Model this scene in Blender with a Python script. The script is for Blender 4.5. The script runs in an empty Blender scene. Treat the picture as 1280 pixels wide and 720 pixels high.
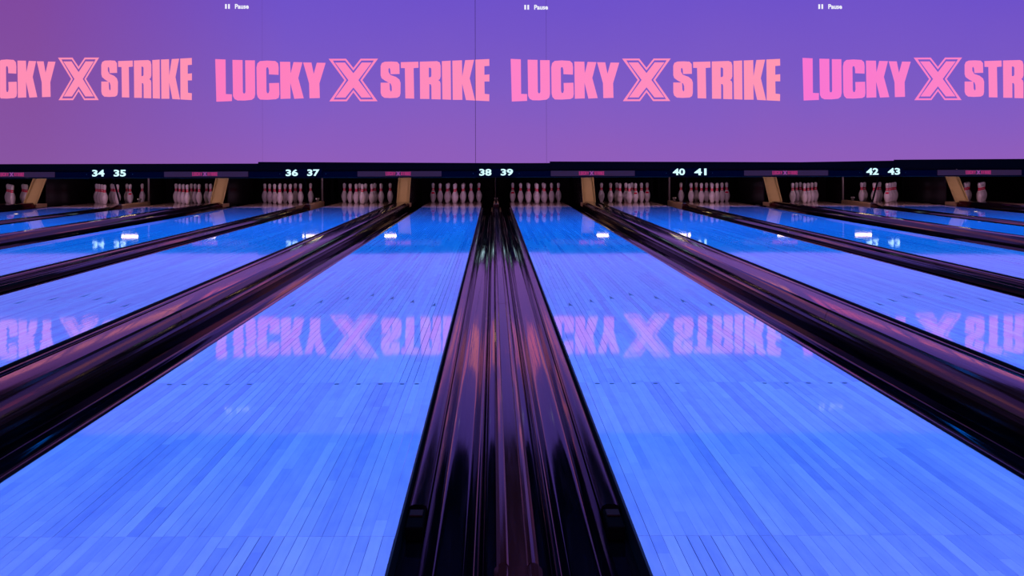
import bpy, bmesh, math, random
from mathutils import Vector
random.seed(7)
S = bpy.context.scene
COL = S.collection

# ------------------------------------------------------------------ camera
cd = bpy.data.cameras.new('camera')
cam = bpy.data.objects.new('camera', cd)
COL.objects.link(cam)
cam.location = (0, 0, 0.83)
cam.rotation_euler = (math.radians(90), math.radians(0.13), 0)
cd.sensor_fit = 'HORIZONTAL'
cd.sensor_width = 36.0
cd.lens = 36.0 * 1313.0 / 1280.0
cd.shift_x = (640 - 616.6) / 1280.0
cd.shift_y = -(360 - 200.3) / 1280.0
cd.clip_start = 0.05
cd.clip_end = 200
S.camera = cam

# ------------------------------------------------------------------ world, lights, exposure
S.view_settings.view_transform = 'Standard'
S.view_settings.look = 'None'
S.view_settings.exposure = 0.0
S.view_settings.gamma = 1.0
S.view_settings.use_curve_mapping = False
S.cycles.use_denoising = True
S.cycles.sample_clamp_indirect = 2.5
w = bpy.data.worlds.new('world')
S.world = w
w.use_nodes = True
w.node_tree.nodes['Background'].inputs[0].default_value = (0.25, 0.06, 0.30, 1)
w.node_tree.nodes['Background'].inputs[1].default_value = 0.012

BLUE = (0.0, 0.222, 1.0)
def area(name, loc, sx, sy, power, color, spread=180, rot=(0, 0, 0)):
    l = bpy.data.lights.new(name, 'AREA')
    l.shape = 'RECTANGLE'
    l.size, l.size_y = sx, sy
    l.energy = power
    l.color = color
    l.spread = math.radians(spread)
    o = bpy.data.objects.new(name, l)
    o.location = loc
    o.rotation_euler = rot
    COL.objects.link(o)
    return o
# rows of blue stage lamps hung under the hall ceiling, above the lanes
area('blue_lane_lamp_row', (0, 13.4, 4.9), 26, 0.35, 1760, (0.0, 0.175, 1.0), 128)
area('blue_lane_lamp_row', (0, 8.6, 4.9), 26, 0.35, 800, (0.0, 0.25, 1.0), 112)
area('violet_lane_lamp_row', (0, 4.0, 4.9), 26, 0.35, 760, (0.03, 0.235, 1.0), 112)
area('violet_lane_lamp_row', (0, -0.6, 4.9), 26, 0.35, 800, (0.21, 0.225, 0.95), 112)

# ------------------------------------------------------------------ helpers
def tag(o, label=None, cat=None, group=None, kind=None):
    if label: o['label'] = label
    if cat: o['category'] = cat
    if group: o['group'] = group
    if kind: o['kind'] = kind
    return o

def empty(name, loc=(0, 0, 0)):
    o = bpy.data.objects.new(name, None)
    o.empty_display_size = 0.1
    o.location = loc
    COL.objects.link(o)
    return o

def link(name, me, mat, parent=None, loc=None):
    o = bpy.data.objects.new(name, me)
    if mat is not None and not me.materials:
        me.materials.append(mat)
    COL.objects.link(o)
    if parent is not None: o.parent = parent
    if loc is not None: o.location = loc
    return o

def mesh(name, verts, faces, smooth=False):
    me = bpy.data.meshes.new(name)
    me.from_pydata([tuple(v) for v in verts], [], faces)
    bm = bmesh.new(); bm.from_mesh(me)
    bmesh.ops.recalc_face_normals(bm, faces=bm.faces)
    bm.to_mesh(me); bm.free()
    if smooth:
        me.polygons.foreach_set('use_smooth', [True] * len(me.polygons))
    me.update()
    return me

def boxm(name, x0, x1, y0, y1, z0, z1, bevel=0):
    v = [(x, y, z) for x in (x0, x1) for y in (y0, y1) for z in (z0, z1)]
    f = [(0, 1, 3, 2), (4, 6, 7, 5), (0, 4, 5, 1), (2, 3, 7, 6), (0, 2, 6, 4), (1, 5, 7, 3)]
    me = mesh(name, v, f)
    if bevel:
        bm = bmesh.new(); bm.from_mesh(me)
        bmesh.ops.bevel(bm, geom=list(bm.edges), offset=bevel, segments=2, affect='EDGES', profile=0.5)
        bm.to_mesh(me); bm.free()
    return me

def extrude(name, prof, y0, y1, smooth_angle=None, step=None):
    """closed profile of (x, z) points, extruded along y, with end faces"""
    n = len(prof)
    ys = [y0, y1]
    if step:
        k = max(1, int(round((y1 - y0) / step)))
        ys = [y0 + (y1 - y0) * i / k for i in range(k + 1)]
    v = [(x, y, z) for y in ys for (x, z) in prof]
    f = []
    for j in range(len(ys) - 1):
        for i in range(n):
            a, b = j * n + i, j * n + (i + 1) % n
            f.append((a, b, b + n, a + n))
    f.append(tuple(range(n))[::-1])
    f.append(tuple(range((len(ys) - 1) * n, len(ys) * n)))
    me = mesh(name, v, f)
    if smooth_angle:
        me.polygons.foreach_set('use_smooth', [len(p.vertices) == 4 for p in me.polygons])
        me.set_sharp_from_angle(angle=math.radians(smooth_angle))
    return me

def lathe(name, prof, seg=20):
    v, f = [], []
    for (r, z) in prof:
        for i in range(seg):
            a = 2 * math.pi * i / seg
            v.append((r * math.cos(a), r * math.sin(a), z))
    for j in range(len(prof) - 1):
        for i in range(seg):
            a, b = j * seg + i, j * seg + (i + 1) % seg
            f.append((a, b, b + seg, a + seg))
    f.append(tuple(range(seg))[::-1])
    f.append(tuple(range((len(prof) - 1) * seg, len(prof) * seg)))
    return mesh(name, v, f, True)

def filled(loops):
    """triangles for outlines (first outer, rest holes) in 2-D -> list of verts, faces"""
    bm = bmesh.new()
    es = []
    for lp in loops:
        vs = [bm.verts.new((x, 0, y)) for (x, y) in lp]
        for i in range(len(vs)):
            es.append(bm.edges.new((vs[i], vs[(i + 1) % len(vs)])))
    bmesh.ops.triangle_fill(bm, use_beauty=True, use_dissolve=False, edges=es, normal=(0, -1, 0))
    bm.verts.index_update()
    V = [tuple(v.co) for v in bm.verts]
    F = [tuple(v.index for v in f.verts) for f in bm.faces]
    bm.free()
    return V, F

def text_mesh(name, s, wid, hei, bold=0.0, depth=0.0):
    """lettering as a mesh in the xz plane facing -y, centred, wid x hei"""
    c = bpy.data.curves.new(name, 'FONT')
    c.body = s
    c.offset = bold
    c.resolution_u = 3
    c.align_x = 'CENTER'
    o = bpy.data.objects.new(name, c)
    COL.objects.link(o)
    bpy.context.view_layer.update()
    me = bpy.data.meshes.new_from_object(o.evaluated_get(bpy.context.evaluated_depsgraph_get()))
    bpy.data.objects.remove(o)
    xs = [v.co.x for v in me.vertices]; ys = [v.co.y for v in me.vertices]
    x0, x1, y0, y1 = min(xs), max(xs), min(ys), max(ys)
    for v in me.vertices:
        v.co = ((v.co.x - (x0 + x1) / 2) * wid / (x1 - x0), 0, (v.co.y - (y0 + y1) / 2) * hei / (y1 - y0))
    if depth:
        bm = bmesh.new(); bm.from_mesh(me)
        r = bmesh.ops.extrude_face_region(bm, geom=list(bm.faces))
        for e in r['geom']:
            if isinstance(e, bmesh.types.BMVert): e.co.y -= depth
        bmesh.ops.recalc_face_normals(bm, faces=bm.faces)
        bm.to_mesh(me); bm.free()
    me.materials.clear()
    me.name = name
    return me

# ------------------------------------------------------------------ materials
def new_mat(name):
    m = bpy.data.materials.new(name)
    m.use_nodes = True
    nt = m.node_tree
    b = nt.nodes['Principled BSDF']
    return m, nt, b

def N(nt, kind, **kw):
    n = nt.nodes.new(kind)
    for k, v in kw.items():
        setattr(n, k, v)
    return n

def plain(name, color, rough=0.5, metal=0.0, bump=0.0, scale=(30, 30, 30), ior=1.5, vary=0.0):
    m, nt, b = new_mat(name)
    b.inputs['Roughness'].default_value = rough
    b.inputs['Metallic'].default_value = metal
    b.inputs['IOR'].default_value = ior
    if rough >= 0.55: b.inputs['Specular IOR Level'].default_value = 0.12
    tc = N(nt, 'ShaderNodeTexCoord')
    mp = N(nt, 'ShaderNodeMapping')
    mp.inputs['Scale'].default_value = scale
    nz = N(nt, 'ShaderNodeTexNoise')
    nz.inputs['Scale'].default_value = 1.0
    nz.inputs['Detail'].default_value = 4
    nt.links.new(tc.outputs['Object'], mp.inputs['Vector'])
    nt.links.new(mp.outputs['Vector'], nz.inputs['Vector'])
    mx = N(nt, 'ShaderNodeMix', data_type='RGBA')
    mx.inputs['A'].default_value = tuple(c * (1 - vary) for c in color) + (1,)
    mx.inputs['B'].default_value = tuple(min(1, c * (1 + vary)) for c in color) + (1,)
    nt.links.new(nz.outputs['Fac'], mx.inputs['Factor'])
    nt.links.new(mx.outputs['Result'], b.inputs['Base Color'])
    if bump:
        bp = N(nt, 'ShaderNodeBump')
        bp.inputs['Strength'].default_value = 1.0
        bp.inputs['Distance'].default_value = bump
        nt.links.new(nz.outputs['Fac'], bp.inputs['Height'])
        nt.links.new(bp.outputs['Normal'], b.inputs['Normal'])
    return m

def emit(name, color, strength):
    m, nt, b = new_mat(name)
    b.inputs['Base Color'].default_value = (0.02, 0.02, 0.02, 1)
    b.inputs['Roughness'].default_value = 0.6
    b.inputs['Emission Color'].default_value = tuple(color) + (1,)
    b.inputs['Emission Strength'].default_value = strength
    return m

def lane_wood(name, per_board):
    """pale lane boards under a hard clear finish; tone steps per board and per length"""
    m, nt, b = new_mat(name)
    L = nt.links.new
    tc = N(nt, 'ShaderNodeTexCoord')
    geo = N(nt, 'ShaderNodeNewGeometry')
    sep = N(nt, 'ShaderNodeSeparateXYZ')
    if per_board:
        oi = N(nt, 'ShaderNodeObjectInfo')
        rnd = oi.outputs['Random']
        L(geo.outputs['Position'], sep.inputs[0])
    else:
        L(tc.outputs['Object'], sep.inputs[0])
        dv = N(nt, 'ShaderNodeMath', operation='DIVIDE'); dv.inputs[1].default_value = 1.054 / 39
        fl = N(nt, 'ShaderNodeMath', operation='FLOOR')
        wn0 = N(nt, 'ShaderNodeTexWhiteNoise', noise_dimensions='1D')
        L(sep.outputs['X'], dv.inputs[0]); L(dv.outputs[0], fl.inputs[0]); L(fl.outputs[0], wn0.inputs['W'])
        rnd = wn0.outputs['Value']
    # length pieces: floor(y/0.75 + rnd*17)
    my = N(nt, 'ShaderNodeMath', operation='MULTIPLY_ADD'); my.inputs[1].default_value = 1.25
    mr = N(nt, 'ShaderNodeMath', operation='MULTIPLY'); mr.inputs[1].default_value = 17.0
    L(rnd, mr.inputs[0]); L(sep.outputs['Y'], my.inputs[0]); L(mr.outputs[0], my.inputs[2])
    fy = N(nt, 'ShaderNodeMath', operation='FLOOR'); L(my.outputs[0], fy.inputs[0])
    cmb = N(nt, 'ShaderNodeCombineXYZ'); L(fy.outputs[0], cmb.inputs['X']); L(mr.outputs[0], cmb.inputs['Y'])
    wn = N(nt, 'ShaderNodeTexWhiteNoise', noise_dimensions='2D'); L(cmb.outputs[0], wn.inputs['Vector'])
    # grain, stretched along the board
    mp = N(nt, 'ShaderNodeMapping'); mp.inputs['Scale'].default_value = (90, 3.0, 1)
    L(geo.outputs['Position'], mp.inputs['Vector'])
    nz = N(nt, 'ShaderNodeTexNoise'); nz.inputs['Scale'].default_value = 1.0; nz.inputs['Detail'].default_value = 5
    L(mp.outputs[0], nz.inputs['Vector'])
    a1 = N(nt, 'ShaderNodeMath', operation='MULTIPLY_ADD'); a1.inputs[1].default_value = 0.42
    L(wn.outputs['Value'], a1.inputs[0]); 
    a0 = N(nt, 'ShaderNodeMath', operation='MULTIPLY'); a0.inputs[1].default_value = 0.38
    L(rnd, a0.inputs[0]); L(a0.outputs[0], a1.inputs[2])
    a2 = N(nt, 'ShaderNodeMath', operation='MULTIPLY_ADD'); a2.inputs[1].default_value = 0.35
    L(nz.outputs['Fac'], a2.inputs[0]); L(a1.outputs[0], a2.inputs[2])
    mp3 = N(nt, 'ShaderNodeMapping'); mp3.inputs['Scale'].default_value = (30, 9, 1)
    L(geo.outputs['Position'], mp3.inputs['Vector'])
    nz3 = N(nt, 'ShaderNodeTexNoise'); nz3.inputs['Scale'].default_value = 1.0; nz3.inputs['Detail'].default_value = 4
    L(mp3.outputs[0], nz3.inputs['Vector'])
    a3 = N(nt, 'ShaderNodeMath', operation='MULTIPLY_ADD'); a3.inputs[1].default_value = 0.55
    L(nz3.outputs['Fac'], a3.inputs[0]); L(a2.outputs[0], a3.inputs[2])
    a2 = N(nt, 'ShaderNodeMath', operation='SUBTRACT'); a2.inputs[1].default_value = 0.27
    L(a3.outputs[0], a2.inputs[0])
    cr = N(nt, 'ShaderNodeValToRGB')
    cr.color_ramp.elements[0].position = 0.05
    cr.color_ramp.elements[0].color = (0.40, 0.38, 0.60, 1)
    cr.color_ramp.elements[1].position = 0.95
    cr.color_ramp.elements[1].color = (0.80, 0.70, 0.78, 1)
    L(a2.outputs[0], cr.inputs['Fac'])
    L(cr.outputs['Color'], b.inputs['Base Color'])
    b.inputs['Roughness'].default_value = 0.035
    b.inputs['IOR'].default_value = 1.5
    # faint waviness of the finish
    mp2 = N(nt, 'ShaderNodeMapping'); mp2.inputs['Scale'].default_value = (14, 1.6, 1)
    L(geo.outputs['Position'], mp2.inputs['Vector'])
    nz2 = N(nt, 'ShaderNodeTexNoise'); nz2.inputs['Scale'].default_value = 1.0; nz2.inputs['Detail'].default_value = 2
    L(mp2.outputs[0], nz2.inputs['Vector'])
    bp = N(nt, 'ShaderNodeBump'); bp.inputs['Strength'].default_value = 1.0; bp.inputs['Distance'].default_value = 0.00016
    L(nz2.outputs['Fac'], bp.inputs['Height']); L(bp.outputs['Normal'], b.inputs['Normal'])
    return m

def gutter_mat(name, color, rough, scuff=(0.10, 0.05, 0.06)):
    """dark glossy plastic with long scuffs"""
    m, nt, b = new_mat(name)
    L = nt.links.new
    geo = N(nt, 'ShaderNodeNewGeometry')
    mp = N(nt, 'ShaderNodeMapping'); mp.inputs['Scale'].default_value = (55, 2.2, 55)
    L(geo.outputs['Position'], mp.inputs['Vector'])
    nz = N(nt, 'ShaderNodeTexNoise'); nz.inputs['Scale'].default_value = 1.0; nz.inputs['Detail'].default_value = 6
    nz.inputs['Roughness'].default_value = 0.6
    L(mp.outputs[0], nz.inputs['Vector'])
    cr = N(nt, 'ShaderNodeValToRGB')
    cr.color_ramp.elements[0].position = 0.50; cr.color_ramp.elements[0].color = tuple(color) + (1,)
    cr.color_ramp.elements[1].position = 0.80; cr.color_ramp.elements[1].color = tuple(scuff) + (1,)
    L(nz.outputs['Fac'], cr.inputs['Fac']); L(cr.outputs['Color'], b.inputs['Base Color'])
    rr = N(nt, 'ShaderNodeMapRange')
    rr.inputs['From Min'].default_value = 0.35; rr.inputs['From Max'].default_value = 0.75
    rr.inputs['To Min'].default_value = rough * 0.7; rr.inputs['To Max'].default_value = rough * 1.9
    L(nz.outputs['Fac'], rr.inputs['Value']); L(rr.outputs[0], b.inputs['Roughness'])
    mp2 = N(nt, 'ShaderNodeMapping'); mp2.inputs['Scale'].default_value = (26, 1.1, 26)
    L(geo.outputs['Position'], mp2.inputs['Vector'])
    nz2 = N(nt, 'ShaderNodeTexNoise'); nz2.inputs['Scale'].default_value = 1.0; nz2.inputs['Detail'].default_value = 5
    L(mp2.outputs[0], nz2.inputs['Vector'])
    bp = N(nt, 'ShaderNodeBump'); bp.inputs['Strength'].default_value = 1.0; bp.inputs['Distance'].default_value = 0.0005
    L(nz2.outputs['Fac'], bp.inputs['Height']); L(bp.outputs['Normal'], b.inputs['Normal'])
    b.inputs['IOR'].default_value = 1.42
    return m

def screen_mat(name):
    """picture thrown on the screen wall: violet, bluer towards the top, pinker low and far left"""
    m, nt, b = new_mat(name)
    L = nt.links.new
    b.inputs['Base Color'].default_value = (0.03, 0.03, 0.03, 1)
    b.inputs['Roughness'].default_value = 0.9
    b.inputs['Specular IOR Level'].default_value = 0.1
    geo = N(nt, 'ShaderNodeNewGeometry'); sep = N(nt, 'ShaderNodeSeparateXYZ')
    L(geo.outputs['Position'], sep.inputs[0])
    nz = N(nt, 'ShaderNodeTexNoise'); nz.inputs['Scale'].default_value = 0.5; nz.inputs['Detail'].default_value = 3
    L(geo.outputs['Position'], nz.inputs['Vector'])
    rz = N(nt, 'ShaderNodeMapRange'); rz.inputs['From Min'].default_value = 0.8; rz.inputs['From Max'].default_value = 3.7
    L(sep.outputs['Z'], rz.inputs['Value'])
    ad = N(nt, 'ShaderNodeMath', operation='MULTIPLY_ADD'); ad.inputs[1].default_value = 0.3; 
    L(nz.outputs['Fac'], ad.inputs[0]); L(rz.outputs[0], ad.inputs[2])
    sb = N(nt, 'ShaderNodeMath', operation='SUBTRACT'); sb.inputs[1].default_value = 0.15
    L(ad.outputs[0], sb.inputs[0])
    cr = N(nt, 'ShaderNodeValToRGB')
    e = cr.color_ramp.elements
    e[0].position = 0.0; e[0].color = SRGB(143, 92, 183)
    e[1].position = 1.0; e[1].color = SRGB(111, 81, 200)
    k = e.new(0.45); k.color = SRGB(126, 90, 194)
    L(sb.outputs[0], cr.inputs['Fac'])
    crl = N(nt, 'ShaderNodeValToRGB')
    e = crl.color_ramp.elements
    e[0].position = 0.0; e[0].color = SRGB(136, 83, 157)
    e[1].position = 1.0; e[1].color = SRGB(128, 72, 158)
    L(sb.outputs[0], crl.inputs['Fac'])
    rx = N(nt, 'ShaderNodeMapRange'); rx.inputs['From Min'].default_value = -3.6; rx.inputs['From Max'].default_value = -8.0
    L(sep.outputs['X'], rx.inputs['Value'])
    mx = N(nt, 'ShaderNodeMix', data_type='RGBA')
    L(rx.outputs[0], mx.inputs['Factor']); L(cr.outputs['Color'], mx.inputs['A']); L(crl.outputs['Color'], mx.inputs['B'])
    L(mx.outputs['Result'], b.inputs['Emission Color'])
    b.inputs['Emission Strength'].default_value = 1.0
    return m

def SRGB(r, g, b_):
    f = lambda c: (c / 255 / 12.92) if c / 255 <= 0.04045 else ((c / 255 + 0.055) / 1.055) ** 2.4
    return (f(r), f(g), f(b_), 1)

M = {}
M['board'] = lane_wood('lane_board_maple', True)
M['lane'] = lane_wood('lane_surface_maple', False)
M['deck'] = plain('pin_deck_maple', (0.42, 0.30, 0.22), 0.10, vary=0.15, scale=(60, 3, 1))
M['lane_edge'] = plain('black_lane_edge', (0.001, 0.0008, 0.001), 0.45, bump=0.0002)
M['inlay'] = plain('dark_inlay', (0.10, 0.10, 0.13), 0.4, vary=0.2)
M['gutter'] = gutter_mat('black_gutter_plastic', (0.0016, 0.0010, 0.0014), 0.05, (0.010, 0.004, 0.005))
M['rail'] = gutter_mat('bumper_rail_plastic', (0.004, 0.0018, 0.0022), 0.10, (0.03, 0.010, 0.010))
M['cap'] = gutter_mat('capping_plastic', (0.045, 0.006, 0.004), 0.08, (0.09, 0.012, 0.010))
M['rail_end'] = plain('grey_rail_end', (0.03, 0.003, 0.002), 0.8, vary=0.3)
M['black'] = plain('matt_black_paint', (0.003, 0.002, 0.003), 0.6, bump=0.0003, vary=0.3)
M['rail_hook'] = plain('matt_rail_hook', (0.004, 0.0015, 0.0015), 0.95, bump=0.0004)
M['rail_hook'].node_tree.nodes['Principled BSDF'].inputs['Specular IOR Level'].default_value = 0.02
M['hall'] = plain('dark_hall_paint', (0.020, 0.012, 0.022), 0.8, vary=0.2, scale=(2, 2, 2))
M['mask_top'] = plain('dark_fascia', (0.06, 0.0008, 0.0008), 0.7, vary=0.3, scale=(2, 2, 8))
M['mask_low'] = plain('navy_mask_panel', (0.014, 0.0012, 0.012), 0.6, vary=0.2, scale=(2, 2, 2))
M['mask_sign'] = emit('backlit_plum_sign', SRGB(58, 30, 50)[:3], 0.6)  # plum panels get a slight added glow; blue lamps alone would turn them blue
M['plate'] = plain('tan_metal_plate', (0.46, 0.37, 0.12), 0.38, vary=0.12, scale=(6, 6, 6))
M['plate_dull'] = plain('brown_metal_plate', (0.30, 0.20, 0.10), 0.4, vary=0.2, scale=(6, 6, 6))
M['post'] = plain('dark_metal_post', (0.06, 0.045, 0.035), 0.35, vary=0.2)
M['kick'] = plain('kickback_board', (0.012, 0.010, 0.012), 0.22, vary=0.3)
M['curtain'] = plain('pit_curtain_cloth', (0.006, 0.005, 0.007), 0.95, vary=0.3)
M['pin'] = plain('white_pin_plastic', (0.78, 0.74, 0.72), 0.22, vary=0.03)
M['red'] = plain('red_pin_paint', (0.85, 0.008, 0.06), 0.25, vary=0.1)
M['steel'] = plain('grey_metal', (0.45, 0.43, 0.42), 0.3, 0.8, vary=0.2)
M['number'] = emit('lit_number', (0.62, 0.93, 1.0), 1.15)
M['mini'] = emit('small_lit_lettering', SRGB(172, 44, 104)[:3], 0.8)
M['mini_x'] = emit('small_lit_emblem', SRGB(165, 75, 160)[:3], 0.8)
M['pause'] = emit('white_caption_light', (0.92, 0.92, 1.0), 1.0)
M['lamp'] = emit('warm_lamp_tube', (1.0, 0.66, 0.28), 11.0)
M['screen'] = screen_mat('violet_projection')
def logo_mat(name, ca, cb, x0, x1):
    m, nt, b = new_mat(name)
    L = nt.links.new
    b.inputs['Base Color'].default_value = (0.03, 0.03, 0.03, 1); b.inputs['Roughness'].default_value = 0.9
    b.inputs['Specular IOR Level'].default_value = 0.1
    geo = N(nt, 'ShaderNodeNewGeometry'); sep = N(nt, 'ShaderNodeSeparateXYZ'); L(geo.outputs['Position'], sep.inputs[0])
    r = N(nt, 'ShaderNodeMapRange'); r.inputs['From Min'].default_value = x0; r.inputs['From Max'].default_value = x1
    L(sep.outputs['X'], r.inputs['Value'])
    mx = N(nt, 'ShaderNodeMix', data_type='RGBA'); mx.inputs['A'].default_value = SRGB(*ca); mx.inputs['B'].default_value = SRGB(*cb)
    L(r.outputs[0], mx.inputs['Factor']); L(mx.outputs['Result'], b.inputs['Emission Color'])
    b.inputs['Emission Strength'].default_value = 1.0
    return m

# ------------------------------------------------------------------ dimensions
LW = 1.054                     # lane width
GA, GB = 0.535, 0.719          # narrow and wide gaps
PAIR = 2 * LW + GA + GB
XC = 0.049                     # centre of the gap between lanes 38 and 39
XA = {k: XC + PAIR * k for k in range(-3, 4)}
XB = {k: XC + PAIR * k + PAIR / 2 for k in range(-3, 3)}   # wide gap right of pair k
Y0 = 1.90                      # foul line
YD = 19.0                      # pin deck begins
YE = 21.35                     # pin deck ends
YH = Y0 + 18.29                # head pin
YM = 18.31                     # mask and screen plane
lanes = {}
for k in XA:
    lanes[38 + 2 * k] = XA[k] - GA / 2 - LW / 2
    lanes[39 + 2 * k] = XA[k] + GA / 2 + LW / 2
lanes = {n: x for n, x in lanes.items() if 33 <= n <= 44}
ORD = ['first', 'second', 'third', 'fourth', 'fifth', 'sixth', 'seventh', 'eighth', 'ninth', 'tenth', 'eleventh', 'twelfth']
def lord(n): return ORD[n - 33]                     # lanes in view, counted from the left
def where(n): return '%s lane from left' % lord(n) + (', number %d' % n if 34 <= n <= 43 else '')
def aord(k): return ['leftmost', 'second from left', 'central', 'second from right', 'rightmost'][k + 2]
def bord(k): return ['leftmost', 'second from left', 'third from left', 'third from right', 'second from right', 'rightmost'][k + 3]

# ------------------------------------------------------------------ setting
tag(link('floor', boxm('floor', -14, 14, Y0, 23, -0.40, -0.20), M['black']), kind='structure')
tag(link('floor', boxm('approach', -14, 14, -5, Y0 - 0.06, -0.40, 0.0), M['lane']), kind='structure')
tag(link('trim_1', boxm('foul_line', -14, 14, Y0 - 0.06, Y0, -0.20, 0.0005), M['black']), kind='structure')
tag(link('ceiling', boxm('ceiling', -14, 14, -5, 23, 5.1, 5.3), M['hall']), kind='structure')
tag(link('wall_left', boxm('wall_left', -14.2, -14, -5, 23, -0.4, 5.3), M['hall']), kind='structure')
tag(link('wall_right', boxm('wall_right', 14, 14.2, -5, 23, -0.4, 5.3), M['hall']), kind='structure')
tag(link('wall_front', boxm('bulkhead', -14, 14, YM - 0.01, YM + 0.1, 3.935, 5.1), M['black']), kind='structure')
tag(link('wall_back', boxm('wall_back', -14, 14, 22.8, 23.0, -0.4, 5.3), M['black']), kind='structure')

# ------------------------------------------------------------------ screen wall with the projected picture
PXM = 1313.0 / YM
def wx(px): return (px - 616.6) / PXM
def wz(py): return 0.83 - (py - 200.3) / PXM
scr = tag(empty('projection_screen', (0, YM, 0.78)), 'wide violet projection screen wall with four pink logos above the pin openings', 'screen')
pitch = 88.8 / PXM
gaps = {0: 0.006, 3: 0.007, 4: 0.004, 6: 0.003, 7: 0.004, 1: 0.002, 9: 0.003}
i0, i1 = -8, 16
for i in range(i0, i1):
    xa = wx(328) + pitch * i + gaps.get(i, 0.0008) / 2
    xb = wx(328) + pitch * (i + 1) - gaps.get(i + 1, 0.0008) / 2
    link('screen_panel', boxm('screen_panel', xa, xb, 0, 0.02, 0.0, 3.15), M['screen'], scr)
link('screen_frame', boxm('screen_frame', wx(328) + pitch * i0, wx(328) + pitch * i1, 0.022, 0.08, 0, 3.15), M['black'], scr)

# the logo lettering: outlines in picture units of the second logo
za = lambda p: [(260 + x / 6.737, 60 + y / 6.737) for x, y in p]
zb = lambda p: [(430 + x / 6.737, 60 + y / 6.737) for x, y in p]
GL = [
 [za([(63,88),(150,92),(152,383),(203,385),(203,442),(72,447)])],
 [za([(208,95),(293,97),(295,365),(300,378),(312,378),(317,365),(315,99),(397,100),(399,385),(392,415),(370,432),(310,438),(250,437),(225,425),(212,400)])],
 [za([(596,222),(515,218),(514,180),(508,160),(497,158),(492,170),(494,360),(500,377),(512,375),(518,355),(516,292),(600,290),(603,385),(597,415),(575,427),(500,432),(440,430),(420,410),(413,380),(410,160),(418,125),(440,106),(500,102),(570,106),(592,125),(597,160)])],
 [za([(608,112),(694,113),(698,210),(722,115),(797,117),(762,250),(808,420),(728,424),(695,290),(697,422),(612,425)])],
 [za([(803,118),(873,119),(892,215),(918,121),(993,122),(940,295),(943,418),(856,420),(853,295)])],
 None,
 [zb([(470,217),(394,219),(391,180),(384,165),(376,175),(377,200),(392,225),(440,242),(468,264),(478,292),(477,380),(470,405),(450,417),(390,420),(340,417),(318,400),(310,375),(310,290),(385,290),(388,350),(397,367),(404,355),(403,322),(394,298),(345,272),(318,252),(310,228),(310,150),(320,125),(345,114),(400,112),(450,115),(468,135)])],
 [zb([(480,118),(628,114),(629,165),(588,168),(592,425),(518,423),(514,168),(481,167)])],
 [zb([(640,114),(785,110),(808,120),(816,150),(816,240),(808,262),(795,270),(810,280),(815,300),(815,432),(738,430),(737,320),(732,305),(720,303),(720,428),(642,427)]),
  zb([(716,165),(716,245),(730,245),(737,235),(737,175),(730,165)])],
 [zb([(826,110),(900,106),(902,435),(830,432)])],
 [zb([(914,106),(995,103),(997,240),(1022,102),(1097,99),(1060,255),(1105,442),(1028,438),(996,300),(998,436),(917,436)])],
 [zb([(1108,98),(1225,93),(1226,150),(1184,153),(1184,226),(1226,222),(1226,282),(1184,282),(1186,386),(1225,390),(1224,448),(1110,442)])],
]
def xl(p):   # half outline of the X (mirrored), about its middle
    full = p + [(-x, y) for x, y in p[::-1] if abs(x) > 1e-6]
    return [(441.97 + x / 6.737, 60 + y / 6.737) for x, y in full]
X_in = xl([(0, 210), (71, 120), (154, 120), (42, 268), (151, 415), (68, 415), (0, 330)])
X_so = xl([(0, 165), (61, 88), (208, 88), (76, 268), (203, 446), (56, 446), (0, 372)])
X_si = xl([(0, 188), (68, 103), (173, 103), (58, 268), (168, 431), (62, 431), (0, 350)])
SYM = ['l', 'u', 'c', 'k', 'y', 'x', 's', 't', 'r', 'i', 'k', 'e']
LOGOS = [  # middle of the X, x scale, y shift, colours
 (98.6, 0.833, -2.2, (255, 140, 180), (255, 146, 178)),
 (442.0, 1.0, 0.0, (255, 122, 190), (255, 142, 184)),
 (808.3, 0.983, 0.6, (255, 128, 198), (255, 150, 176)),
 (1172.5, 0.980, 0.2, (250, 116, 208), (255, 140, 186)),
]
which = ['leftmost', 'second from left', 'third from left', 'rightmost']
for li, (cx, sx, dy, ca, cb) in enumerate(LOGOS):
    tr = lambda p: [(wx(cx + (x - 441.97) * sx), wz(y + dy) - 0.78) for x, y in p]
    mt = logo_mat('pink_logo_light', ca, cb, wx(cx - 170 * sx), wx(cx + 170 * sx))
    # the X emblem is the part, the letters beside it are its sub-parts
    V, F = filled([tr(X_in)])
    o_, i_ = tr(X_so), tr(X_si)
    b0 = len(V); n = len(o_)
    V += [(x, 0, z) for x, z in o_] + [(x, 0, z) for x, z in i_]
    F += [(b0 + i, b0 + (i + 1) % n, b0 + n + (i + 1) % n, b0 + n + i) for i in range(n)]
    V = [(x, -0.004, z) for x, _, z in V]
    lo = link('projected_logo', mesh('projected_logo', V, F), mt, scr)
    lo['label'] = 'pink letter X with outline in the %s projected logo' % which[li]
    for g, sname in zip(GL, SYM):
        if g is None: continue
        loops = [tr(p) for p in g]
        if max(x for lp in loops for x, _ in lp) < wx(-60): continue
        V, F = filled(loops)
        link('letter_' + sname, mesh('letter_' + sname, [(x, -0.004, z) for x, _, z in V], F), mt, lo)
# pause captions
pz = text_mesh('pause_caption', 'Pause', 17.2 / PXM, 6.0 / PXM, 0.03)
for (px, py, sz) in ((281.5, 7.3, 1), (655.5, 9.2, 1), (1023, 9.2, 1)):
    c = link('pause_caption', pz, M['pause'], scr, (wx(px + 21.3), -0.004, wz(py) - 0.78))
    c['label'] = 'small white Pause caption'
    for dx in (1.4, 5.2):
        link('pause_bar', boxm('pause_bar', wx(px + dx - 1.05) - c.location.x, wx(px + dx + 1.05) - c.location.x, 0, 0.002, -2.9 / PXM, 2.9 / PXM), M['pause'], c)

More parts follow.
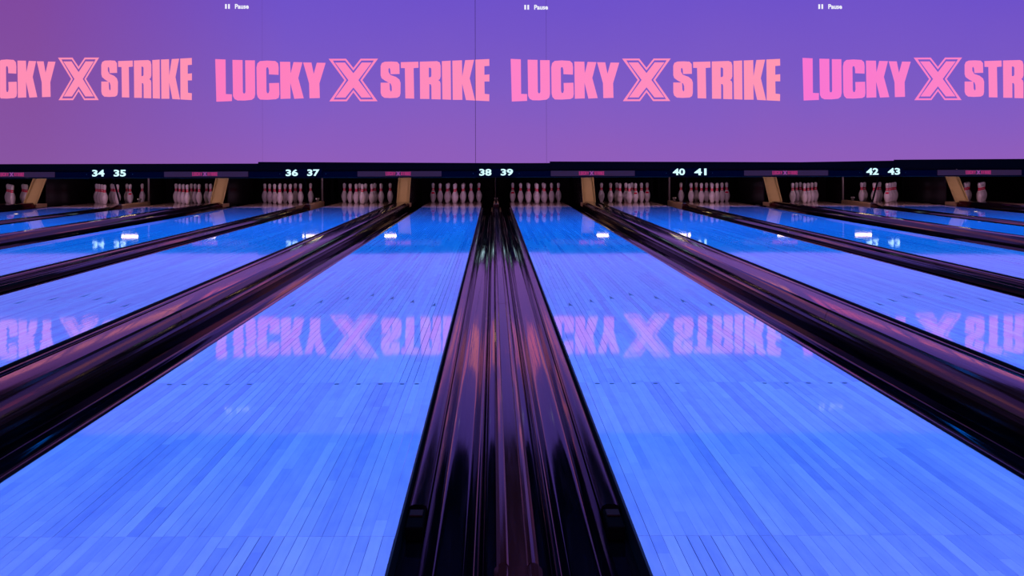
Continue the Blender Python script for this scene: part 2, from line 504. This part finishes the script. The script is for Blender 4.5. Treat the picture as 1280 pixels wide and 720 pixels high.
# ------------------------------------------------------------------ dark fascia under the screen
for n, (pa, ta, pb, tb) in enumerate(((-300, 204.0, 323, 204.0), (323, 202.0, 687, 204.6), (687, 202.2, 1000, 203.8), (1000, 203.8, 1117, 202.2), (1117, 201.0, 1500, 199.5))):
    xa, xb = wx(pa) + 0.002, wx(pb) - 0.002
    v = []
    for x, t in ((xa, wz(ta)), (xb, wz(tb))):
        v += [(x, YM - 0.030, t), (x, YM - 0.008, t + 0.004), (x, YM + 0.10, 0.70), (x, YM + 0.10, 0.655), (x, YM - 0.055, 0.655), (x, YM - 0.055, 0.685)]
    f = [(i, (i + 1) % 6, 6 + (i + 1) % 6, 6 + i) for i in range(6)] + [tuple(range(6))[::-1], tuple(range(6, 12))]
    tag(link('trim_%d' % (n + 2), mesh('fascia', v, f), M['mask_top']), kind='structure')

# ------------------------------------------------------------------ masking units with lit lane numbers
for k in XA:
    x = XA[k]
    lab = {-3: 'dark navy mask panel at the far left end, no number in view', 3: 'dark navy mask panel at the far right end, no number in view'}.get(k, '%s dark navy mask panel with lit numbers, reading %d and %d' % (aord(k), 38 + 2 * k, 39 + 2 * k) if abs(k) < 3 else '')
    mu = tag(empty('masking_unit', (x, YM, 0.54)), lab, 'mask panel', 'mask panels above the pin openings')
    hw = PAIR / 2 - 0.003
    for a, b_ in ((-hw, -0.0015), (0.0015, hw)):
        link('mask_panel', boxm('mask_panel', a, b_, -0.035, 0.012, 0.0, 0.112, 0.003), M['mask_low'], mu)
    link('bottom_edge', boxm('bottom_edge', -hw, hw, -0.030, 0.020, -0.012, -0.001), M['post'], mu)
    for s, num in ((-1, 38 + 2 * k), (1, 39 + 2 * k)):
        if not 34 <= num <= 43: continue
        o = link('lane_number', text_mesh('lane_number', str(num), 15.2 / PXM, 8.4 / PXM, 0.032, 0.004), M['number'], mu, (s * 0.187, -0.0605, wz(215.3) - 0.54))
        o['label'] = 'glowing white lane number %d' % num
    for s in (-1, 1):
        sc_ = link('screw', lathe('screw', [(0.006, 0), (0.006, 0.004), (0.003, 0.006)], 8), M['steel'], mu, (s * 0.40, -0.035, 0.06))
        sc_.rotation_euler = (math.radians(90), 0, 0)
    link('number_plate', boxm('number_plate', -0.33, 0.33, -0.060, -0.036, 0.01, 0.142, 0.002), M['mask_low'], mu)

# small logo signs between the units
def mini_logo():
    loops_all = []
    V, F = [], []
    def add(vf):
        b = len(V); V.extend(vf[0]); F.extend(tuple(i + b for i in f) for f in vf[1])
    s = 0.44 / 342
    t = lambda p: [((x - 441.97) * s, -(y - 99.5) * s) for x, y in p]
    for g in GL:
        if g is None: continue
        add(filled([t(p) for p in g]))
    a = mesh('small_lettering', [(x, 0, z) for x, _, z in V], F)
    V2, F2 = filled([t(X_in)])
    o_, i_ = t(X_so), t(X_si); b0 = len(V2); n = len(o_)
    V2 += [(x, 0, z) for x, z in o_] + [(x, 0, z) for x, z in i_]
    F2 += [(b0 + i, b0 + (i + 1) % n, b0 + n + (i + 1) % n, b0 + n + i) for i in range(n)]
    return a, mesh('small_emblem', [(x, 0, z) for x, _, z in V2], F2)
ml, mx_ = mini_logo()
for k in XB:
    lab = 'plum sign panel with small pink logo, %s, between numbers %d and %d' % (bord(k), 39 + 2 * k, 40 + 2 * k)
    if k == -3: lab = 'plum sign panel with small pink logo left of number 34'
    if k == 2: lab = 'plum sign panel with small pink logo right of number 43'
    sg = tag(empty('logo_sign', (XB[k], YM - 0.037, 0.597)), lab, 'sign', 'small logo signs on the mask')
    link('sign_panel', boxm('sign_panel', -0.73, 0.73, -0.012, 0.0, -0.046, 0.046, 0.002), M['mask_sign'], sg)
    link('lettering', ml, M['mini'], sg, (-0.02, -0.0135, 0.005))['kind'] = 'stuff'
    link('emblem', mx_, M['mini_x'], sg, (-0.02, -0.0135, 0.005))['kind'] = 'stuff'

# ------------------------------------------------------------------ lanes
BP = LW / 39
board_meshes = {}
def board_mesh(y0, y1, wv):
    key = (round(y0, 3), round(y1, 3), wv)
    if key not in board_meshes:
        h = (BP - (0.0003, 0.0008, 0.0016)[wv]) / 2
        me = extrude('board', [(-h, -0.03), (h, -0.03), (h, -0.0003), (h - 0.0004, 0), (-h + 0.0004, 0), (-h, -0.0003)], y0, y1)
        me.materials.append(M['board'])
        board_meshes[key] = me
    return board_meshes[key]
arrow_me = mesh('arrow', [(-0.011, 0, 0.0004), (0.011, 0, 0.0004), (0, 0.15, 0.0004), (0, 0.03, 0.0004), (-0.011, 0, 0), (0.011, 0, 0), (0, 0.15, 0), (0, 0.03, 0)],
                [(0, 3, 2), (3, 1, 2), (4, 6, 7), (7, 6, 5), (0, 4, 7, 3), (3, 7, 5, 1), (1, 5, 6, 2), (2, 6, 4, 0)])
arrow_me.materials.append(M['inlay'])
dot_me = lathe('dot', [(0.0095, 0), (0.0095, 0.0004)], 12); dot_me.materials.append(M['inlay'])
for n in sorted(lanes):
    x = lanes[n]
    ln = tag(empty('bowling_lane', (x, Y0, 0)), 'glossy blue-lit bowling lane, the ' + where(n), 'lane', 'bowling lanes side by side')
    L_ = YD - Y0
    if 37 <= n <= 40:
        cuts = [0.0, 0.42, 3.925 - Y0, L_] if n in (38, 39) else [0.0, L_]
        for j in range(len(cuts) - 1):
            for i in range(39):
                wv = random.choice((0, 0, 1, 1, 2))
                o = link('board', board_mesh(cuts[j] + 0.0008, cuts[j + 1] - 0.0008, wv), None, ln, (-LW / 2 + BP * (i + 0.5), 0, 0))
                o.rotation_euler = (0, random.gauss(0, 0.0011), 0)
        link('bed', boxm('bed', -LW / 2 + 0.001, LW / 2 - 0.001, 0, L_, -0.06, -0.0305), M['lane_edge'], ln)
    else:
        link('lane_surface', boxm('lane_surface', -LW / 2, LW / 2, 0, L_, -0.03, 0), M['lane'], ln)
        link('bed', boxm('bed', -LW / 2 + 0.001, LW / 2 - 0.001, 0, L_, -0.06, -0.0305), M['lane_edge'], ln)
    link('pin_deck', boxm('pin_deck', -LW / 2, LW / 2, L_ + 0.001, YE - Y0, -0.06, 0.0), M['deck'], ln)
    for s in (-1, 1):
        xs = sorted((s * (LW / 2 + 0.0005), s * (LW / 2 + 0.0045)))
        link('side_edge', boxm('side_edge', xs[0], xs[1], 0, L_, -0.11, -0.001), M['lane_edge'], ln)
    if 35 <= n <= 42:
        for q in range(7):
            b_ = 5 * (q + 1)
            link('arrow', arrow_me, None, ln, (-LW / 2 + BP * (b_ - 0.5), 6.50 - 0.15 * abs(q - 3) - 0.08 - Y0, 0.0002))
    if 37 <= n <= 40:
        for b_ in (3, 5, 8, 11, 14, 26, 29, 32, 35, 37):
            link('dot', dot_me, None, ln, (-LW / 2 + BP * (b_ - 0.5), 3.90 - Y0, 0.0002))

# ------------------------------------------------------------------ gutters, rails and capping between the lanes
def trough(u0, u1, zb, ztop0, ztop1, shoulder, th=0.006):
    """gutter section from u0 (steep wall under the capping) to u1 (slope up to the bumper rail)"""
    if shoulder:
        ctl = [(u0, -0.060), (u0 + 0.018, -0.060), (u0 + 0.028, -0.053), (u0 + 0.036, -0.043), (u0 + 0.042, -0.0405), (u0 + 0.048, -0.044), (u0 + 0.055, -0.060)]
    else:
        ctl = [(u0, ztop0), (u0 + 0.006, -0.040), (u0 + 0.014, -0.070)]
    a0 = ctl[-1][0]
    ctl += [(a0 + 0.010, zb + 0.008), (a0 + 0.022, zb + 0.0015), (0.5 * (a0 + u1), zb), (u1 - 0.034, zb + 0.0015), (u1 - 0.018, zb + 0.010), (u1 - 0.007, zb + 0.032), (u1, ztop1)]
    top = []
    for i in range(len(ctl) - 1):     # Catmull-Rom through the control points
        p0, p1, p2, p3 = ctl[max(i - 1, 0)], ctl[i], ctl[i + 1], ctl[min(i + 2, len(ctl) - 1)]
        for j in range(3):
            t = j / 3
            top.append(tuple(0.5 * (2 * p1[q] + (p2[q] - p0[q]) * t + (2 * p0[q] - 5 * p1[q] + 4 * p2[q] - p3[q]) * t * t + (3 * p1[q] - p0[q] - 3 * p2[q] + p3[q]) * t ** 3) for q in (0, 1)))
    top.append(ctl[-1])
    bot = [(u, z - th) for u, z in top[::-1]]
    return top + bot

def mirror(p): return [(-x, z) for x, z in p]
rail_prof = [(-0.024, -0.052), (-0.024, -0.022), (-0.020, -0.013), (-0.010, -0.0085), (0.010, -0.0085), (0.020, -0.012), (0.024, -0.020), (0.024, -0.052)]
YG = 18.65
def make_division(name, x, hw, inner, lab, cat, grp):
    d = tag(empty(name, (x, Y0, 0)), lab, cat, grp)
    for s in (-1, 1):
        p = trough(inner, hw - 0.060, -0.090, -0.012, -0.030, hw < 0.3)
        if s < 0: p = mirror(p)
        link('gutter', extrude('gutter', p, 0, YE - Y0, 50, 0.9), M['gutter'], d)
        # shelf that carries the bumper rail beside the lane
        a, b_ = sorted((s * (hw - 0.061), s * (hw - 0.005)))
        link('rail_shelf', boxm('rail_shelf', a, b_, 0, YE - Y0, -0.075, -0.054), M['gutter'], d)
        xr = s * (hw - 0.0325)
        r = link('bumper_rail', extrude('bumper_rail', rail_prof, 2.56 - Y0, YG - Y0, 40, 0.9), M['rail'], d, (xr, 0, 0))
        e = link('rail_end', boxm('rail_end', -0.020, 0.020, 2.43 - Y0, 2.558 - Y0, -0.052, -0.018, 0.004), M['rail_hook'], r)
        link('rail_clip', boxm('rail_clip', -0.016, 0.016, 2.495 - Y0, 2.535 - Y0, -0.0178, -0.012, 0.002), M['rail_end'], r)
    return d
capA = [(-0.046, -0.040), (-0.044, -0.012), (-0.036, -0.002), (-0.029, 0.001), (-0.023, -0.001), (-0.019, -0.006), (0.019, -0.006), (0.023, -0.001), (0.029, 0.001), (0.036, -0.002), (0.044, -0.012), (0.046, -0.040)]
capB = [(-0.121, -0.040), (-0.121, 0.020), (-0.114, 0.029), (-0.105, 0.029), (-0.100, 0.022), (-0.097, 0.022), (-0.094, 0.034), (-0.084, 0.064), (-0.075, 0.079), (-0.064, 0.0858), (-0.030, 0.0885), (0.030, 0.0885), (0.064, 0.0858), (0.075, 0.079), (0.084, 0.064), (0.094, 0.034), (0.097, 0.022), (0.100, 0.022), (0.105, 0.029), (0.114, 0.029), (0.121, 0.020), (0.121, -0.040)]
for k in XA:
    if k in (-3, 3): continue
    d = make_division('gutter_division', XA[k], GA / 2, 0.047, 'narrow black double gutter with bumper rails, %s, between lanes %d and %d' % (aord(k), 38 + 2 * k, 39 + 2 * k), 'gutter', 'narrow gutters inside each lane pair')
    cuts = [0, 2.16 - Y0, 6.13 - Y0, 11.5 - Y0, 18.4 - Y0]
    for j in range(4):
        pr = capA if j else [(u * 1.12, z + 0.003) for u, z in capA]
        link('capping', extrude('capping', pr, cuts[j] + 0.004, cuts[j + 1] - 0.004, 25, 0.9), M['cap'], d)
    # raised end piece beside the pins
    eb = link('end_block', extrude('end_block', [(-0.046, -0.06), (-0.046, 0.035), (-0.036, 0.048), (0.036, 0.048), (0.046, 0.035), (0.046, -0.06)], 18.75 - Y0, 20.30 - Y0, 30), M['plate_dull'], d)
    link('end_ramp', mesh('end_ramp', [(-0.044, 18.41 - Y0, -0.06), (0.044, 18.41 - Y0, -0.06), (0.044, 18.41 - Y0, 0.0), (-0.044, 18.41 - Y0, 0.0), (-0.044, 18.745 - Y0, -0.06), (0.044, 18.745 - Y0, -0.06), (0.040, 18.745 - Y0, 0.046), (-0.040, 18.745 - Y0, 0.046)],
         [(0, 1, 2, 3), (4, 7, 6, 5), (0, 4, 5, 1), (3, 2, 6, 7), (0, 3, 7, 4), (1, 5, 6, 2)]), M['cap'], d)
for k in XB:
    d = make_division('ball_return_division', XB[k], GB / 2, 0.123,
        'wide dark gutter pair with raised ball-return cover, %s, between lanes %d and %d' % (bord(k), 39 + 2 * k, 40 + 2 * k), 'gutter', 'wide ball-return gutters between lane pairs')
    cuts = [0, 5.2 - Y0, 10.6 - Y0, 18.90 - Y0]
    for j in range(3):
        link('return_cover', extrude('return_cover', capB, cuts[j] + 0.003, cuts[j + 1] - 0.003, 25, 0.9), M['cap'], d)

# ------------------------------------------------------------------ pit: kickbacks, plates, posts, curtain, lamps
for k in XB:
    x = XB[k]
    kb = tag(empty('kickback', (x, 18.93, 0)), 'black kickback with sloping tan front plate, %s, between lanes %d and %d' % (bord(k), 39 + 2 * k, 40 + 2 * k), 'kickback', 'kickbacks between lane pairs')
    yb = YE - 18.93
    for s in (-1, 1):
        a, b_ = sorted((s * 0.085, s * 0.105))
        v = [(a, 0.47, 0.0), (a, yb, 0.0), (a, yb, 0.80), (a, 0.47, 0.80), (b_, 0.47, 0.0), (b_, yb, 0.0), (b_, yb, 0.80), (b_, 0.47, 0.80)]
        link('side_board', mesh('side_board', v, [(0, 1, 2, 3), (4, 7, 6, 5), (0, 4, 5, 1), (1, 5, 6, 2), (2, 6, 7, 3), (3, 7, 4, 0)]), M['kick'], kb)
    pl = [(-0.10, 0.0, 0.060), (0.10, 0.0, 0.060), (0.10, 0.44, 0.52), (-0.10, 0.44, 0.52), (-0.10, 0.020, 0.055), (0.10, 0.020, 0.055), (0.10, 0.46, 0.515), (-0.10, 0.46, 0.515)]
    qf = [(0, 1, 2, 3), (4, 7, 6, 5), (0, 4, 5, 1), (1, 5, 6, 2), (2, 6, 7, 3), (3, 7, 4, 0)]
    link('front_plate', mesh('front_plate', pl, qf), M['plate'], kb)
    for s in (-1, 1):
        a, b_ = sorted((s * 0.1005, s * 0.113))
        fl = [(a, -0.035, 0.055), (b_, -0.035, 0.055), (b_, 0.405, 0.53), (a, 0.405, 0.53), (a, 0.03, 0.05), (b_, 0.03, 0.05), (b_, 0.468, 0.515), (a, 0.468, 0.515)]
        link('plate_flange', mesh('plate_flange', fl, qf), M['plate'], kb)
    link('base_block', boxm('base_block', -0.12, 0.12, 0.025, 0.46, -0.06, 0.05, 0.004), M['plate_dull'], kb)
for k in XA:
    if k in (-3, 3): continue
    x = XA[k]
    pair = 'lanes %d and %d, %s' % (38 + 2 * k, 39 + 2 * k, aord(k))
    dv = tag(empty('pit_divider', (x, 20.35, 0)), 'thin dark divider board standing between the pins of ' + pair, 'divider', 'thin dividers inside each lane pair')
    link('divider_board', boxm('divider_board', -0.015, 0.015, 0.0, 1.0, 0.0, 0.80), M['kick'], dv)
    link('front_edge', boxm('front_edge', -0.017, 0.017, -0.012, -0.0005, 0.0, 0.80, 0.002), M['post'], dv)
    ps = tag(empty('mask_post', (x, 18.42, 0)), 'thin leaning post under the mask, %s, between numbers %d and %d' % (aord(k), 38 + 2 * k, 39 + 2 * k), 'post', 'posts under the mask')
    v = [(-0.012, 0.35, 0.062), (0.012, 0.35, 0.062), (0.012, 0.38, 0.062), (-0.012, 0.38, 0.062), (-0.012, 0.0, 0.56), (0.012, 0.0, 0.56), (0.012, 0.03, 0.56), (-0.012, 0.03, 0.56)]
    link('shaft', mesh('shaft', v, [(0, 3, 2, 1), (4, 5, 6, 7), (0, 1, 5, 4), (1, 2, 6, 5), (2, 3, 7, 6), (3, 0, 4, 7)]), M['black'], ps)
    link('foot', boxm('foot', -0.022, 0.022, 0.34, 0.40, 0.0485, 0.0615, 0.002), M['post'], ps)
    sn = tag(empty('pin_sensor', (x, 19.8, 0.0485)), 'small grey sensor bracket on the divider end between ' + pair, 'sensor', 'sensors beside the pins')
    link('bracket', boxm('bracket', -0.022, 0.022, -0.012, 0.012, 0, 0.045, 0.003), M['post'], sn)
    for s in (-1, 1):
        e = link('lens', lathe('lens', [(0.014, 0), (0.014, 0.016), (0.009, 0.022), (0.003, 0.025)], 12), M['steel'], sn, (s * 0.018, -0.012, 0.062))
        e.rotation_euler = (math.radians(90), 0, 0)
    link('head', boxm('head', -0.036, 0.036, -0.0115, 0.012, 0.0455, 0.080, 0.003), M['post'], sn)
for n in sorted(lanes):
    x = lanes[n]
    cu = []
    m_ = 24
    for j in range(2):
        for i in range(m_ + 1):
            xx = -0.75 + 1.5 * i / m_
            yy = 0.02 * math.sin(i * 2.1)
            cu.append((xx, yy, 0.0 + 0.95 * j))
    f = [(i, i + 1, m_ + 2 + i, m_ + 1 + i) for i in range(m_)]
    nv = len(cu)
    cu += [(a, b_ + 0.015, c) for a, b_, c in cu]
    f += [tuple(nv + i for i in q[::-1]) for q in f]
    c = link('pit_curtain', mesh('pit_curtain', cu, f, True), M['curtain'], None, (x, 22.1, -0.19))
    tag(c, 'black pit curtain behind the pins of the ' + where(n), 'curtain', 'pit curtains behind the pins')
def lamp(x, lab, wdt):
    l = tag(empty('pin_lamp', (x, 19.5, 0.535)), lab, 'lamp', 'pin lamps hidden behind the mask')
    link('lamp_housing', boxm('lamp_housing', -wdt / 2 - 0.02, wdt / 2 + 0.02, -0.03, 0.05, 0.046, 0.075, 0.003), M['black'], l)
    link('lamp_tube', boxm('lamp_tube', -wdt / 2, wdt / 2, -0.015, 0.035, 0.024, 0.0455, 0.006), M['lamp'], l)
    link('lamp_hanger', boxm('lamp_hanger', -0.01, 0.01, 0.0, 0.02, 0.0755, 0.60), M['black'], l)
tag(link('trim_9', boxm('pit_lamp_beam', -13.5, 13.5, 19.47, 19.57, 1.136, 1.22), M['black']), kind='structure')
tag(link('trim_10', boxm('mask_back_beam', -13.5, 13.5, 18.42, 18.60, 0.70, 0.80), M['black']), kind='structure')
def mask_lamp(n):
    l = tag(empty('mask_lamp', (lanes[n], 18.55, 0.60)), 'slim strip lamp behind the mask above the ' + where(n), 'lamp', 'strip lamps behind the mask')
    link('lamp_housing', boxm('lamp_housing', -0.48, 0.48, -0.03, 0.0, 0.0, 0.0995, 0.003), M['black'], l)
    a = area('strip_light', (0, 0.012, 0.045), 0.9, 0.05, 6.0, (0.95, 0.50, 0.85), 180, (math.radians(62), 0, 0))
    a.parent = l
for n in sorted(lanes): mask_lamp(n)
for k in XA:
    if k in (-3, 0, 3): continue
    lamp(XA[k] + (0.10 if k > -1 else -0.08), 'short warm lamp tube above the %s divider, between lanes %d and %d' % (aord(k), 38 + 2 * k, 39 + 2 * k), 0.30)
for k in XB:
    lamp(XB[k] + (0.30 if k >= 0 else -0.28), 'short warm lamp tube beside the %s kickback, between lanes %d and %d' % (bord(k), 39 + 2 * k, 40 + 2 * k), 0.22)

# ------------------------------------------------------------------ bowling pins
PP = [(0.0, 0.0258), (0.019, 0.036), (0.038, 0.0436), (0.057, 0.0497), (0.0857, 0.0573), (0.1143, 0.0604), (0.132, 0.0598), (0.149, 0.0579), (0.167, 0.0532), (0.184, 0.0470), (0.202, 0.0388), (0.219, 0.0314), (0.239, 0.0250), (0.254, 0.0229), (0.273, 0.0237), (0.295, 0.0262), (0.320, 0.0300), (0.343, 0.0323), (0.356, 0.0310), (0.367, 0.0262), (0.375, 0.0180), (0.3795, 0.0085)]
def prad(z):
    for (z0, r0), (z1, r1) in zip(PP, PP[1:]):
        if z0 <= z <= z1: return r0 + (r1 - r0) * (z - z0) / (z1 - z0)
    return 0.01
body_me = lathe('body', [(r, z) for z, r in PP] + [(0.001, 0.381)], 20); body_me.materials.append(M['pin'])
stripe_me = []
for za_, zb_ in ((0.228, 0.248), (0.256, 0.277)):
    zs = [za_ + (zb_ - za_) * i / 3 for i in range(4)]
    pr = [(prad(zs[0]) - 0.001, zs[0])] + [(prad(z) + 0.0009, z) for z in zs] + [(prad(zs[-1]) - 0.001, zs[-1])]
    me = lathe('neck_stripe', pr, 20); me.materials.append(M['red']); stripe_me.append(me)
# crown-like red emblem wrapped on the shoulder
cv, cf = [], []
na = 8
for i in range(na + 1):
    a = -math.pi / 2 + math.radians(-38 + 76 * i / na)
    top = 0.203 if i % 2 == 0 else 0.190
    for z in (0.168, 0.180, top):
        for off in (0.0010, -0.001):
            r = prad(z) + off
            cv.append((r * math.cos(a), r * math.sin(a), z))
for i in range(na):
    b0, b1 = i * 6, (i + 1) * 6
    for j in (0, 2):
        cf.append((b0 + j, b1 + j, b1 + j + 2, b0 + j + 2))
        cf.append((b0 + j + 1, b0 + j + 3, b1 + j + 3, b1 + j + 1))
    cf.append((b0, b0 + 1, b1 + 1, b1)); cf.append((b0 + 4, b1 + 4, b1 + 5, b0 + 5))
cf += [(0, 2, 3, 1), (2, 4, 5, 3), (na * 6, na * 6 + 1, na * 6 + 3, na * 6 + 2), (na * 6 + 2, na * 6 + 3, na * 6 + 5, na * 6 + 4)]
emb_me = mesh('crown_emblem', cv, cf); emb_me.materials.append(M['red'])
POS = {1: 'head pin', 2: 'second-row left pin', 3: 'second-row right pin', 4: 'third-row left pin', 5: 'third-row middle pin', 6: 'third-row right pin',
       7: 'back-row far left pin', 8: 'back-row inner left pin', 9: 'back-row inner right pin', 10: 'back-row far right pin'}
ROW = [(1,), (2, 3), (4, 5, 6), (7, 8, 9, 10)]
MISSING = {42: (4, 7, 8), 43: (7,)}
EMBLEM = {38: (7,), 39: (7,), 40: (3, 10), 34: (6,), 43: (1,), 41: (10,)}
for n in sorted(lanes):
    for r, row in enumerate(ROW):
        for c, p in enumerate(row):
            if p in MISSING.get(n, ()): continue
            px = lanes[n] + (c - r / 2) * 0.3048
            py = YH + r * 0.264
            t = tag(empty('bowling_pin', (px, py, 0)), 'white red-necked bowling pin, %s of %s rack from left%s' % (POS[p], lord(n), ', lane %d' % n if 34 <= n <= 43 else ''), 'bowling pin', 'pins racked at the lane ends')
            t.rotation_euler = (0, 0, random.uniform(-0.5, 0.5) if p not in EMBLEM.get(n, ()) else math.atan2(px, py) * -1)
            link('body', body_me, None, t)
            for me in stripe_me: link('neck_stripe', me, None, t)
            if p in EMBLEM.get(n, ()): link('crown_emblem', emb_me, None, t)['label'] = 'red crown emblem'
